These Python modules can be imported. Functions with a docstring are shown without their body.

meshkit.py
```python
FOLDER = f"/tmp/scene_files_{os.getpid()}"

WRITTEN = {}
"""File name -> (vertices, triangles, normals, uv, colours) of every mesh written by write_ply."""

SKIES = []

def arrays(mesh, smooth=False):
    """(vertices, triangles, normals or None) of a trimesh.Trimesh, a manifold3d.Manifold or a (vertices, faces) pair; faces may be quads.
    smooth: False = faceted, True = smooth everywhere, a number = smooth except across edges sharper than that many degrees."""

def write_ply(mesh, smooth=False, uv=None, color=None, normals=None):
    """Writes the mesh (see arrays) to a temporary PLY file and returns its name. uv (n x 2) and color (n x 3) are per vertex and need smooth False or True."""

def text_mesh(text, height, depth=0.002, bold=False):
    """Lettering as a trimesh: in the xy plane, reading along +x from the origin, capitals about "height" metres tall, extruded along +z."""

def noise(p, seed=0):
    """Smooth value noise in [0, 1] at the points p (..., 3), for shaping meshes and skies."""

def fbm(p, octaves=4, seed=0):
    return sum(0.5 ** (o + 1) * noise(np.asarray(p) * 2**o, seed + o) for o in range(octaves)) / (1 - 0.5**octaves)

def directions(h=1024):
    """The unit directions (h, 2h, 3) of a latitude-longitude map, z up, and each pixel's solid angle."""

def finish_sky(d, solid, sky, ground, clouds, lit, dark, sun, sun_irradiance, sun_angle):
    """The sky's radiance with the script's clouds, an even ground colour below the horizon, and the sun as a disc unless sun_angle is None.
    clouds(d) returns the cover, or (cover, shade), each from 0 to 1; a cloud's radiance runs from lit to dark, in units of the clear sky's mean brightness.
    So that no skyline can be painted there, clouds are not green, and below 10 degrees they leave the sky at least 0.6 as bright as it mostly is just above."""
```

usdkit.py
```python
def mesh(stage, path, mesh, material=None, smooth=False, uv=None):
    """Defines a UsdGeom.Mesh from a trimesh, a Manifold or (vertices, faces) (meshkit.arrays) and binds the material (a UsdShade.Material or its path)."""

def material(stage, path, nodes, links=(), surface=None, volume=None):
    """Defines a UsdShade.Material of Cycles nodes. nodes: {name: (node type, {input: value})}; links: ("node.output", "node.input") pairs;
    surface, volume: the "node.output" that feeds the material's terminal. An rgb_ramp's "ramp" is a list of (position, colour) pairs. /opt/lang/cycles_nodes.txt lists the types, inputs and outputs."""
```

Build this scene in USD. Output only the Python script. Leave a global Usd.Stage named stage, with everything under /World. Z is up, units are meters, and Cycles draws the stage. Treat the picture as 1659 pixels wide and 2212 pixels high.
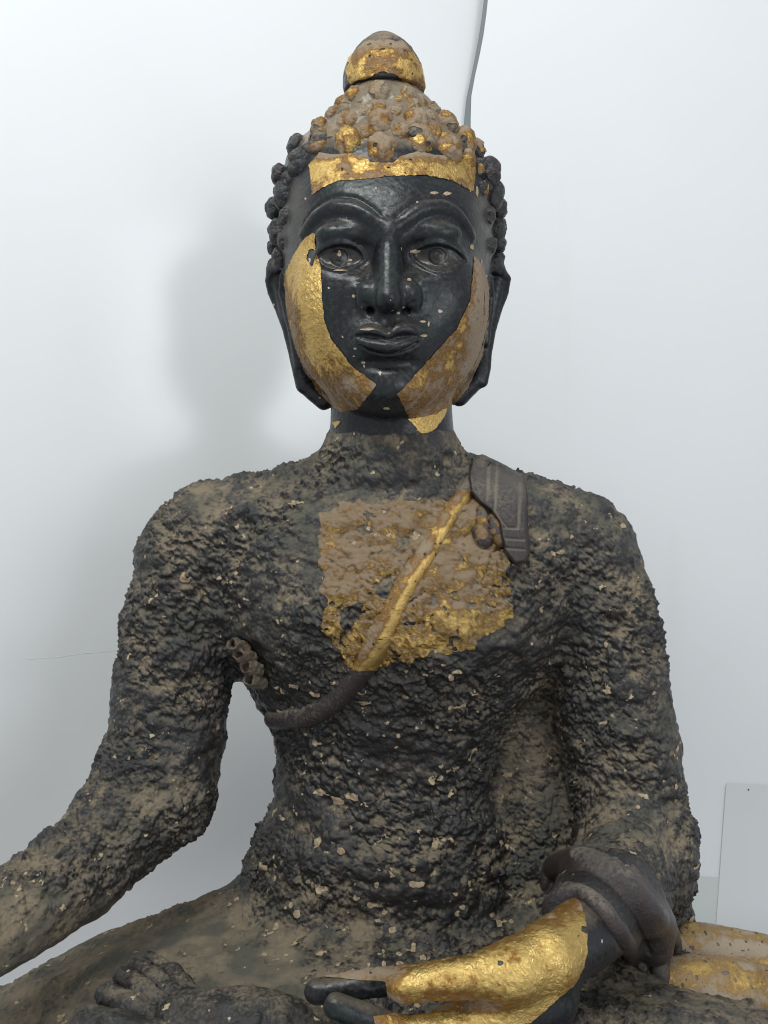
import math, numpy as np, trimesh, usdkit, meshkit
from scipy.interpolate import PchipInterpolator
from pxr import Usd, UsdGeom, UsdLux, UsdShade, Gf, Sdf, Vt

stage = Usd.Stage.CreateInMemory()
UsdGeom.SetStageUpAxis(stage, 'Z'); UsdGeom.SetStageMetersPerUnit(stage, 1.0)
UsdGeom.Xform.Define(stage, '/World')
rng = np.random.default_rng(7)

# ------------------------------------------------------------------ camera
UW, UH = 1659.0, 2212.0                 # working units across and down the picture
F = 1932.0                              # focal length in those units
PITCH = math.radians(6.0)
fwd = np.array([0, math.cos(PITCH), -math.sin(PITCH)])
upv = np.array([0, math.sin(PITCH), math.cos(PITCH)])
CAM = np.array([0, 0, 1.0]) - 0.85 * fwd
EXPOSURE = 0.17
cam = UsdGeom.Camera.Define(stage, '/World/camera')
cam.CreateHorizontalApertureAttr(36.0); cam.CreateVerticalApertureAttr(48.0)
cam.CreateFocalLengthAttr(36.0 * F / UW); cam.CreateClippingRangeAttr(Gf.Vec2f(0.02, 50))
cam.CreateExposureAttr(EXPOSURE)
m = Gf.Matrix4d(1.0)
m.SetRow(0, Gf.Vec4d(1, 0, 0, 0)); m.SetRow(1, Gf.Vec4d(*map(float, upv), 0)); m.SetRow(2, Gf.Vec4d(*map(float, -fwd), 0)); m.SetRow(3, Gf.Vec4d(*map(float, CAM), 1))
cam.AddTransformOp().Set(m)

def P(u, v, y):
    """The point of the place that lies at depth y (metres, away from the viewer) under the sketch coordinate u, v."""
    u, v, y = np.broadcast_arrays(np.asarray(u, float), np.asarray(v, float), np.asarray(y, float))
    d = np.stack([(u - UW / 2) / F, np.zeros_like(u), np.zeros_like(u)], -1) + ((UH / 2 - v) / F)[..., None] * upv + fwd
    return CAM + d * ((y - CAM[1]) / d[..., 1])[..., None]
def proj(p):
    r = p - CAM; z = r @ fwd
    return UW / 2 + F * r[..., 0] / z, UH / 2 - F * (r @ upv) / z, z
def S(p):                               # metres per unit at p
    return ((np.asarray(p) - CAM) @ fwd) / F

# ------------------------------------------------------------------ light
def rect_light(name, pos, target, w, h, intensity, color):
    l = UsdLux.RectLight.Define(stage, '/World/' + name)
    l.CreateWidthAttr(w); l.CreateHeightAttr(h); l.CreateIntensityAttr(intensity); l.CreateColorAttr(Gf.Vec3f(*color)); l.CreateNormalizeAttr(False)
    pos, target = np.array(pos, float), np.array(target, float)
    z = pos - target; z /= np.linalg.norm(z); x = np.cross([0, 0, 1.0], z)
    x = np.array([1.0, 0, 0]) if np.linalg.norm(x) < 1e-6 else x / np.linalg.norm(x)
    yy = np.cross(z, x); q = Gf.Matrix4d(1.0)
    for k, row in enumerate((x, yy, z)): q.SetRow(k, Gf.Vec4d(*map(float, row), 0))
    q.SetRow(3, Gf.Vec4d(*map(float, pos), 1)); l.AddTransformOp().Set(q)
    return l
rect_light('lamp_window', (1.34, -1.9, 1.44), (0.0, 0.1, 1.0), 0.95, 0.95, 4.2, (0.92, 0.965, 1.0))
rect_light('lamp_ceiling', (-0.45, -0.95, 2.7), (0.0, 0.05, 1.0), 1.2, 0.28, 25.0, (0.96, 1.0, 0.98))
dome = UsdLux.DomeLight.Define(stage, '/World/ambient')
amb = usdkit.material(stage, '/World/Looks/room_air', {'b': ('background_shader', {'color': (0.90, 0.945, 1.0), 'strength': 0.52})}, surface='b.background')
UsdShade.MaterialBindingAPI.Apply(dome.GetPrim()).Bind(amb)

# ------------------------------------------------------------------ scene helpers
used = {}
def numbered(path):
    n = used.get(path, 0); used[path] = n + 1
    return path if n == 0 else f'{path}_{n:03d}'
def tag(p, label=None, cat=None, group=None, kind=None):
    p = p.GetPrim() if hasattr(p, 'GetPrim') else p
    for k, v in (('label', label), ('category', cat), ('group', group), ('kind', kind)):
        if v: p.SetCustomDataByKey(k, v)
    return p
def thing(name, label, cat, group=None):
    x = UsdGeom.Xform.Define(stage, numbered('/World/' + name))
    tag(x, label, cat, group); return x
def vnormals(V, Fc):
    n = np.zeros_like(V); fn = np.cross(V[Fc[:, 1]] - V[Fc[:, 0]], V[Fc[:, 2]] - V[Fc[:, 0]])
    for k in range(3):
        for c in range(3): n[:, c] += np.bincount(Fc[:, k], fn[:, c], len(V))
    return n / np.maximum(np.linalg.norm(n, axis=1, keepdims=True), 1e-12)
def put(name, V, Fc, mat, parent='/World', N=None, attrs=None, smooth=True, label=None):
    parent = str(parent.GetPath()) if hasattr(parent, 'GetPath') else parent
    V, Fc = np.asarray(V, float), np.asarray(Fc)
    me = UsdGeom.Mesh.Define(stage, numbered(f'{parent}/{name}'))
    me.CreatePointsAttr(Vt.Vec3fArray.FromNumpy(V.astype(np.float32)))
    me.CreateFaceVertexCountsAttr(Vt.IntArray.FromNumpy(np.full(len(Fc), Fc.shape[1], np.int32)))
    me.CreateFaceVertexIndicesAttr(Vt.IntArray.FromNumpy(Fc.astype(np.int32).ravel()))
    me.CreateSubdivisionSchemeAttr('none')
    if N is None and smooth: N = vnormals(V, Fc)
    if N is not None:
        me.CreateNormalsAttr(Vt.Vec3fArray.FromNumpy(N.astype(np.float32))); me.SetNormalsInterpolation('vertex')
    for k, a in (attrs or {}).items():
        UsdGeom.PrimvarsAPI(me).CreatePrimvar(k, Sdf.ValueTypeNames.FloatArray, 'vertex').Set(Vt.FloatArray.FromNumpy(np.asarray(a, np.float32)))
    UsdShade.MaterialBindingAPI.Apply(me.GetPrim()).Bind(mat)
    if label: tag(me, label)
    return me

# ------------------------------------------------------------------ solid modelling: signed distances
def smin(a, b, k):
    h = np.clip(0.5 + 0.5 * (b - a) / k, 0, 1)
    return b + (a - b) * h - k * h * (1 - h)
def smax(a, b, k): return -smin(-a, -b, k)
def seg(p, a, b, ra, rb):
    ab = b - a; t = np.clip(((p - a) @ ab) / max(ab @ ab, 1e-12), 0, 1)
    q = p - a - t[:, None] * ab
    return np.sqrt(np.einsum('ij,ij->i', q, q)) - (ra + (rb - ra) * t)
def chain(p, pts, rad, k=0.0):
    d = None
    for i in range(len(pts) - 1):
        e = seg(p, pts[i], pts[i + 1], rad[i], rad[i + 1])
        d = e if d is None else (np.minimum(d, e) if k == 0 else smin(d, e, k))
    return d
def ell(p, c, r):
    q = (p - c) / r
    k0 = np.sqrt(np.einsum('ij,ij->i', q, q)); k1 = np.sqrt(np.einsum('ij,ij->i', q / r, q / r))
    return k0 * (k0 - 1) / np.maximum(k1, 1e-9)
def pts3(rows):                          # rows of (u, v, y, r) -> points and radii in metres
    rows = np.array(rows, float); q = P(rows[:, 0], rows[:, 1], rows[:, 2])
    return q, rows[:, 3] * S(q)
class Loft:
    """rows (v, left u, right u, front y, back y): a body of rounded cross sections."""
    def __init__(s, rows, n=2.2, cap=True):
        r = np.array(rows, float); s.n = n; s.v = np.linspace(r[0, 0], r[-1, 0], 400)
        s.t = [PchipInterpolator(r[:, 0], c)(s.v) for c in ((r[:, 1] + r[:, 2]) / 2, (r[:, 2] - r[:, 1]) / 2, (r[:, 3] + r[:, 4]) / 2, (r[:, 4] - r[:, 3]) / 2)]
    def __call__(s, p):
        u, v, z = proj(p)
        cx, hw, yc, hd = (np.interp(v, s.v, t) for t in s.t)
        sc = z / F
        du, dy = np.abs(u - cx) / hw, np.abs(p[:, 1] - yc) / hd
        q = (du ** s.n + dy ** s.n + 1e-12) ** (1 / s.n)
        d = (q - 1) * np.minimum(hw * sc, hd)
        return smax(d, np.maximum(s.v[0] - v, v - s.v[-1]) * sc, 0.012)
def bounded(fn, pts, rad, k):
    """A primitive that is only worked out near itself."""
    lo, hi = (np.array(pts) - np.array(rad)[:, None]).min(0) - k - 0.02, (np.array(pts) + np.array(rad)[:, None]).max(0) + k + 0.02
    def g(p, d, op, box=None):
        if box is not None and ((box[0] > hi).any() or (box[1] < lo).any()): return d
        i = np.nonzero(((p > lo) & (p < hi)).all(1))[0]
        if len(i): d[i] = op(d[i], fn(p[i]), k)
        return d
    return g
class Solid:
    def __init__(s, base): s.base, s.ops = base, []
    def add(s, rows, k=0.01, flat=None):
        q, r = pts3(rows); s.addp(q, r, k); return s
    def addp(s, q, r, k):
        q, r = np.asarray(q), np.asarray(r)
        s.ops.append((bounded(lambda p: chain(p, q, r) if len(q) > 1 else np.linalg.norm(p - q[0], axis=1) - r[0], q, r, k), smin))
    def cut(s, rows, k=0.003):
        q, r = pts3(rows)
        s.ops.append((bounded(lambda p: chain(p, q, r) if len(q) > 1 else np.linalg.norm(p - q[0], axis=1) - r[0], q, r, k), lambda a, b, k: smax(a, -b, k)))
    def ball(s, c, r, k=0.01, minus=False):
        c, r = np.asarray(c), np.asarray(r, float)
        s.ops.append((bounded(lambda p: ell(p, c, r), [c], [r.max()], k), (lambda a, b, k: smax(a, -b, k)) if minus else smin))
    def __call__(s, p):
        d = s.base(p)
        box = (p.min(0), p.max(0)) if len(p) else None
        for g, op in s.ops: d = g(p, d, op, box)
        return d
def ysurf(f, u, v, y0=-0.34, y1=0.22, n=281):
    u, v = np.atleast_1d(np.asarray(u, float)), np.atleast_1d(np.asarray(v, float)); ys = np.linspace(y0, y1, n)
    d = f(P(u[:, None], v[:, None], ys[None]).reshape(-1, 3)).reshape(len(u), n)
    ins = d < 0; k = np.clip(ins.argmax(1), 1, n - 1); i = np.arange(len(u)); a, b = d[i, k - 1], d[i, k]
    y = ys[k - 1] + (ys[1] - ys[0]) * np.clip(a / np.where(a - b == 0, 1, a - b), 0, 1)
    return np.where(ins.any(1), y, np.nan)
def smooth_line(pts, n):
    p = np.array(pts, float); t = np.r_[0, np.cumsum(np.linalg.norm(np.diff(p[:, :2], axis=0), axis=1))]
    return PchipInterpolator(t, p)(np.linspace(0, t[-1], n))

def nets(f, lo, hi, h, B=8):
    """Surface nets over a narrow band."""
    lo = np.array(lo, float); n = (np.ceil((np.array(hi) - lo) / h / B).astype(int)) * B
    c = [lo[k] + h * (np.arange(n[k] // B) + 0.5) * B for k in range(3)]
    C = np.stack(np.meshgrid(*c, indexing='ij'), -1).reshape(-1, 3)
    dc = np.concatenate([f(x) for x in np.array_split(C, max(1, len(C) // 20000))])
    vol = np.repeat(np.repeat(np.repeat(dc.reshape(n // B).astype(np.float32), B, 0), B, 1), B, 2)
    vol = np.pad(vol, ((0, 1),) * 3, mode='edge')
    act = np.nonzero(np.abs(dc) < h * B * 1.15)[0]
    off = np.stack(np.meshgrid(*[np.arange(B + 1)] * 3, indexing='ij'), -1).reshape(-1, 3)
    bi = np.stack(np.unravel_index(act, n // B), 1)
    bi = bi[np.lexsort((bi[:, 2], bi[:, 1], bi[:, 0], bi[:, 2] // 5, bi[:, 1] // 5, bi[:, 0] // 5))] * B
    for part in np.array_split(bi, max(1, len(bi) // 60)):
        g = (part[:, None] + off[None]).reshape(-1, 3)
        vol[g[:, 0], g[:, 1], g[:, 2]] = f(lo + g * h)
    ins = (vol < 0)
    cnt = sum(ins[a:ins.shape[0] - 1 + a, b:ins.shape[1] - 1 + b, c_:ins.shape[2] - 1 + c_].astype(np.int8) for a in (0, 1) for b in (0, 1) for c_ in (0, 1))
    cell = np.stack(np.nonzero((cnt > 0) & (cnt < 8)), 1)
    corners = np.array([(a, b, c_) for a in (0, 1) for b in (0, 1) for c_ in (0, 1)])
    val = np.stack([vol[tuple((cell + k).T)] for k in corners], 1)
    acc, num = np.zeros((len(cell), 3)), np.zeros(len(cell))
    for i in range(8):
        for j in range(i + 1, 8):
            if np.abs(corners[i] - corners[j]).sum() == 1:
                w = np.nonzero((val[:, i] < 0) != (val[:, j] < 0))[0]
                t = val[w, i] / (val[w, i] - val[w, j])
                acc[w] += corners[i] + t[:, None] * (corners[j] - corners[i]); num[w] += 1
    V = lo + (cell + acc / num[:, None]) * h
    ids = np.full(vol.shape, -1, np.int32); ids[tuple(cell.T)] = np.arange(len(cell))
    quads = []
    for ax in range(3):
        sl0, sl1 = [slice(None)] * 3, [slice(None)] * 3; sl0[ax], sl1[ax] = slice(0, -1), slice(1, None)
        e = np.stack(np.nonzero(ins[tuple(sl0)] != ins[tuple(sl1)]), 1)
        b, c_ = (ax + 1) % 3, (ax + 2) % 3
        e = e[(e[:, b] > 0) & (e[:, c_] > 0)]
        eb, ec = np.eye(3, dtype=int)[b], np.eye(3, dtype=int)[c_]
        q = np.stack([ids[tuple((e - x).T)] for x in (eb + ec, ec, 0 * eb, eb)], 1)
        flip = ~ins[tuple(e.T)]
        q[flip] = q[flip][:, ::-1]
        quads.append(q[(q >= 0).all(1)])
    q = np.vstack(quads)
    Fc = np.vstack([q[:, [0, 1, 2]], q[:, [0, 2, 3]]])
    # the normal must leave the solid
    k = Fc[:: max(1, len(Fc) // 2000)]; ce = V[k].mean(1); nn = np.cross(V[k[:, 1]] - V[k[:, 0]], V[k[:, 2]] - V[k[:, 0]]); nn /= np.linalg.norm(nn, axis=1, keepdims=True) + 1e-12
    if (f(ce + nn * h) - f(ce - nn * h)).mean() < 0: Fc = Fc[:, ::-1].copy()
    return V, Fc
def subdivide(V, Fc):
    e = np.sort(np.vstack([Fc[:, [0, 1]], Fc[:, [1, 2]], Fc[:, [2, 0]]]), 1)
    key = e[:, 0].astype(np.int64) * len(V) + e[:, 1]
    u, inv = np.unique(key, return_inverse=True)
    mid = (V[u // len(V)] + V[u % len(V)]) / 2
    i = inv.reshape(3, -1).T + len(V); a, b, c = Fc.T
    return np.vstack([V, mid]), np.vstack([np.c_[a, i[:, 0], i[:, 2]], np.c_[i[:, 0], b, i[:, 1]], np.c_[i[:, 2], i[:, 1], c], i])
noise, fbm = meshkit.noise, meshkit.fbm
def sstep(a, b, x):
    t = np.clip((x - a) / (b - a), 0, 1); return t * t * (3 - 2 * t)

# gold leaf: a thin skin lifted off the surface below it, cut to a torn outline
def poly_dist(u, v, poly):
    poly = np.array(poly, float); q = np.roll(poly, -1, 0); d = np.full(len(u), 1e9); ins = np.zeros(len(u), bool)
    for a, b in zip(poly, q):
        e = b - a; w = np.stack([u - a[0], v - a[1]], 1); t = np.clip(w @ e / max(e @ e, 1e-9), 0, 1)
        d = np.minimum(d, np.hypot(w[:, 0] - t * e[0], w[:, 1] - t * e[1]))
        c = (a[1] > v) != (b[1] > v)
        ins ^= c & (u < (b[0] - a[0]) * (v - a[1]) / (b[1] - a[1] + 1e-12) + a[0])
    return np.where(ins, d, -d)
HOOK = {}
def leaf(parent, V, Fc, N, dist, mat, tone=0.0, lift=0.0004, wrinkle=0.0, label=None, name='gold_leaf', ymax=9.0, facing=0.05, box=None, keep_share=.02):
    """dist(u, v, V) > 0 inside the patch, in units."""
    u, v, _ = proj(V)
    view = (CAM - V); view /= np.linalg.norm(view, axis=1, keepdims=True)
    ok = ((N * view).sum(1) > facing) & (V[:, 1] < ymax)
    if box: ok &= (u > box[0]) & (u < box[1]) & (v > box[2]) & (v < box[3])
    d = np.full(len(V), -99.0); i = np.nonzero(ok)[0]; HOOK['i'] = i; d[i] = dist(u[i], v[i], V[i])
    keep = (d[Fc] > -4).any(1) & (d[Fc] > -90).all(1); Fk = Fc[keep]
    idx, Fk = np.unique(Fk, return_inverse=True); Fk = Fk.reshape(-1, 3)
    W, n, d = V[idx].copy(), N[idx], d[idx]
    add = lift
    if wrinkle:
        q = W * np.array([1, 1, 1.0]) + 0.004 * np.stack([noise(W * 160, 5), noise(W * 160, 6), noise(W * 160, 7)], -1)
        r = 1 - np.abs(2 * noise(q * np.array([420, 420, 300]), 21) - 1); r2 = 1 - np.abs(2 * noise(q * np.array([230, 230, 420]), 22) - 1)
        add = lift + wrinkle * (np.clip(r - 0.8, 0, 1) * 5 * sstep(.35, .65, noise(W * 60, 23)) + np.clip(r2 - 0.86, 0, 1) * 6)
    W = W + n * np.reshape(add, (-1, 1)); n = vnormals(W, Fk)
    HOOK['n'] = n
    tone = np.broadcast_to(tone(*proj(W)[:2], W) if callable(tone) else tone, len(W))
    A = np.c_[W, n, tone]; pos = d > 0
    out = [A[Fk[pos[Fk].all(1)]].reshape(-1, 7)]
    for k in range(3):
        a, b, c = Fk[:, k], Fk[:, (k + 1) % 3], Fk[:, (k + 2) % 3]
        def cut(i, j): t = (d[i] / (d[i] - d[j]))[:, None]; return A[i] + t * (A[j] - A[i])
        w = pos[a] & ~pos[b] & ~pos[c]; i, j, l = a[w], b[w], c[w]
        out.append(np.stack([A[i], cut(i, j), cut(i, l)], 1).reshape(-1, 7))
        w = ~pos[a] & pos[b] & pos[c]; i, j, l = a[w], b[w], c[w]
        x, y = cut(i, j), cut(i, l)
        out.append(np.stack([A[j], A[l], y], 1).reshape(-1, 7)); out.append(np.stack([A[j], y, x], 1).reshape(-1, 7))
    A = np.vstack(out)
    if not len(A): return None
    key, first, inv = np.unique(np.round(A[:, :3] * 1e7).astype(np.int64), axis=0, return_index=True, return_inverse=True)
    A = A[first]; inv = inv.reshape(-1, 3)
    if keep_share:
        from scipy.sparse import coo_matrix
        from scipy.sparse.csgraph import connected_components
        nc, lab = connected_components(coo_matrix((np.ones(len(inv) * 2), (inv[:, [0, 1]].ravel(), inv[:, [1, 2]].ravel())), shape=(len(A), len(A))), directed=False)
        cn = np.bincount(lab[inv[:, 0]], minlength=nc); inv = inv[(cn >= keep_share * cn.max())[lab[inv[:, 0]]]]
        uq, inv = np.unique(inv, return_inverse=True); A, inv = A[uq], inv.reshape(-1, 3)
    return put(name, A[:, :3], inv.reshape(-1, 3), mat, parent, N=A[:, 3:6], attrs={'tone': A[:, 6]}, label=label)

# ------------------------------------------------------------------ materials
L = '/World/Looks/'
def mat_wall(name, col, rough, spec=0.5):
    return usdkit.material(stage, L + name, {
        'g': ('geometry', {}), 'n': ('noise_texture', {'scale': 2.2, 'detail': 4.0}), 'n2': ('noise_texture', {'scale': 26.0, 'detail': 6.0, 'roughness': 0.6}),
        'r': ('rgb_ramp', {'ramp': [(0.35, tuple(c * 0.965 for c in col)), (0.65, col)]}),
        'st': ('mapping', {'scale': (9.0, 9.0, 0.9)}), 'n3': ('noise_texture', {'scale': 1.0, 'detail': 3.0}), 'sr': ('rgb_ramp', {'ramp': [(0.0, (1, 1, 1)), (0.66, (1, 1, 1)), (0.78, (0.95, 0.935, 0.9))]}),
        'mm': ('mix_color', {'blend_type': 'multiply', 'fac': 0.75}),
        'rr': ('map_range', {'from_min': 0.3, 'from_max': 0.7, 'to_min': rough - 0.012, 'to_max': rough + 0.015}),
        'b': ('bump', {'strength': 0.015, 'distance': 0.004}),
        'p': ('principled_bsdf', {'specular_ior_level': spec})},
        [('g.position', 'n.vector'), ('g.position', 'n2.vector'), ('g.position', 'st.vector'), ('st.vector', 'n3.vector'), ('n3.fac', 'sr.fac'), ('n.fac', 'r.fac'), ('r.color', 'mm.a'), ('sr.color', 'mm.b'), ('mm.result', 'p.base_color'),
         ('n2.fac', 'rr.value'), ('rr.result', 'p.roughness'), ('n.fac', 'b.height'), ('b.normal', 'p.normal')], surface='p.BSDF')
M_left = mat_wall('white_laminate', (0.79, 0.80, 0.80), 0.19, 0.7)
M_right = mat_wall('white_board', (0.755, 0.765, 0.77), 0.45, 0.25)
M_sheet = mat_wall('clear_sheet', (0.69, 0.705, 0.70), 0.25)
M_sheet2 = mat_wall('green_tint_sheet', (0.60, 0.635, 0.605), 0.3)
M_gap = usdkit.material(stage, L + 'gap_grey', {'p': ('principled_bsdf', {'base_color': (0.17, 0.19, 0.195), 'roughness': 0.6})}, surface='p.BSDF')
M_pin = usdkit.material(stage, L + 'pin_dark', {'p': ('principled_bsdf', {'base_color': (0.03, 0.03, 0.03), 'roughness': 0.5})}, surface='p.BSDF')

def stone(name, dark, dust, fleck=0.0, dark2=(0.035, 0.025, 0.02), dust2=(0.12, 0.115, 0.085)):
    """Weathered lacquer over rough stone; 'dust' (0-1) says how much has settled at each vertex."""
    return usdkit.material(stage, L + name, {
        'g': ('geometry', {}), 'a': ('attribute', {'attribute': 'dust'}),
        'n1': ('noise_texture', {'scale': 300.0, 'detail': 6.0, 'roughness': 0.68}), 'n2': ('noise_texture', {'scale': 22.0, 'detail': 4.0}), 'n3': ('noise_texture', {'scale': 60.0, 'detail': 4.0, 'roughness': 0.6}),
        'o': ('math', {'math_type': 'multiply_add', 'value2': 1.7, 'value3': -0.85}), 's': ('math', {'math_type': 'add'}),
        'st': ('map_range', {'range_type': 'smoothstep', 'from_min': 0.12, 'from_max': 0.88}),
        'dk': ('mix_color', {'a': dark, 'b': dark2}), 'dkf': ('map_range', {'from_min': 0.5, 'from_max': 0.68, 'clamp': True}),
        'du': ('mix_color', {'a': dust, 'b': dust2}), 'duf': ('map_range', {'from_min': 0.42, 'from_max': 0.6, 'clamp': True}),
        'c': ('mix_color', {}),
        'fk': ('map_range', {'range_type': 'smoothstep', 'from_min': 0.70 - 0.05 * fleck, 'from_max': 0.715 - 0.05 * fleck, 'to_max': 1.0 if fleck else 0.0}),
        'n4': ('noise_texture', {'scale': 75.0, 'detail': 3.0, 'roughness': 0.55}), 'fc': ('mix_color', {'b': (0.44, 0.345, 0.21)}),
        'rr': ('map_range', {'from_min': 0.0, 'from_max': 0.7, 'to_min': 0.28, 'to_max': 0.92}),
        'b': ('bump', {'strength': 0.75, 'distance': 0.002}),
        'p': ('principled_bsdf', {'specular_ior_level': 0.45})},
        [('g.position', x + '.vector') for x in ('n1', 'n2', 'n3', 'n4')] + [
         ('n1.fac', 'o.value1'), ('o.value', 's.value1'), ('a.fac', 's.value2'), ('s.value', 'st.value'),
         ('n3.fac', 'dkf.value'), ('dkf.result', 'dk.fac'), ('n2.fac', 'duf.value'), ('duf.result', 'du.fac'),
         ('dk.result', 'c.a'), ('du.result', 'c.b'), ('st.result', 'c.fac'),
         ('n4.fac', 'fk.value'), ('fk.result', 'fc.fac'), ('c.result', 'fc.a'), ('fc.result', 'p.base_color'),
         ('st.result', 'rr.value'), ('rr.result', 'p.roughness'), ('n1.fac', 'b.height'), ('b.normal', 'p.normal')], surface='p.BSDF')
M_stone = stone('rough_stone', (0.022, 0.0215, 0.0215), (0.215, 0.172, 0.118), fleck=.3, dust2=(0.105, 0.098, 0.076), dark2=(.030, .022, .019))
M_lacquer_hair = stone('hair_lacquer', (0.018, 0.019, 0.021), (0.24, 0.185, 0.125), dust2=(.19, .15, .11))
M_robe = stone('robe_lacquer', (0.034, 0.027, 0.027), (0.20, 0.17, 0.135), dark2=(0.044, 0.028, 0.025), dust2=(.12, .105, .09))
M_mud = stone('dried_mud', (0.05, 0.03, 0.018), (0.14, 0.10, 0.068))

def lacquer(name, col, rough):
    return usdkit.material(stage, L + name, {
        'g': ('geometry', {}), 'a': ('attribute', {'attribute': 'dust'}),
        'n1': ('noise_texture', {'scale': 240.0, 'detail': 5.0, 'roughness': 0.6}), 'n2': ('noise_texture', {'scale': 17.0, 'detail': 5.0, 'roughness': 0.6}), 'n4': ('noise_texture', {'scale': 95.0, 'detail': 2.0}),
        'r': ('rgb_ramp', {'ramp': [(0.3, tuple(c * 0.7 for c in col)), (0.5, col), (0.62, (col[0] * 1.1, col[1] * 1.6, col[2] * 1.25)), (0.75, (col[0] * 2.3, col[1] * 1.8, col[2] * 1.9))]}),
        'o': ('math', {'math_type': 'multiply_add', 'value2': 0.5, 'value3': -0.25}), 's': ('math', {'math_type': 'add', 'use_clamp': True}),
        'c': ('mix_color', {'b': (0.20, 0.158, 0.11)}),
        'fk': ('map_range', {'range_type': 'smoothstep', 'from_min': 0.735, 'from_max': 0.745}), 'fc': ('mix_color', {'b': (0.40, 0.33, 0.27)}),
        'rr': ('map_range', {'from_min': 0.3, 'from_max': 0.7, 'to_min': rough, 'to_max': rough + 0.25}),
        'b': ('bump', {'strength': 0.32, 'distance': 0.0011}),
        'p': ('principled_bsdf', {'specular_ior_level': 0.36})},
        [('g.position', 'n1.vector'), ('g.position', 'n2.vector'), ('g.position', 'n4.vector'), ('n2.fac', 'r.fac'), ('r.color', 'c.a'), ('n1.fac', 'o.value1'), ('o.value', 's.value1'), ('a.fac', 's.value2'), ('s.value', 'c.fac'),
         ('n4.fac', 'fk.value'), ('fk.result', 'fc.fac'), ('c.result', 'fc.a'), ('fc.result', 'p.base_color'), ('n1.fac', 'rr.value'), ('rr.result', 'p.roughness'), ('n1.fac', 'b.height'), ('b.normal', 'p.normal')], surface='p.BSDF')
M_eye = usdkit.material(stage, L + 'eye_lacquer', {'g': ('geometry', {}), 'n': ('noise_texture', {'scale': 160.0, 'detail': 3.0}), 'r': ('rgb_ramp', {'ramp': [(.35, (.006, .005, .005)), (.7, (.024, .018, .013))]}), 'p': ('principled_bsdf', {'roughness': .34})}, [('g.position', 'n.vector'), ('n.fac', 'r.fac'), ('r.color', 'p.base_color')], surface='p.BSDF')
M_face = lacquer('black_lacquer', (0.011, 0.012, 0.015), 0.22)

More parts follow.
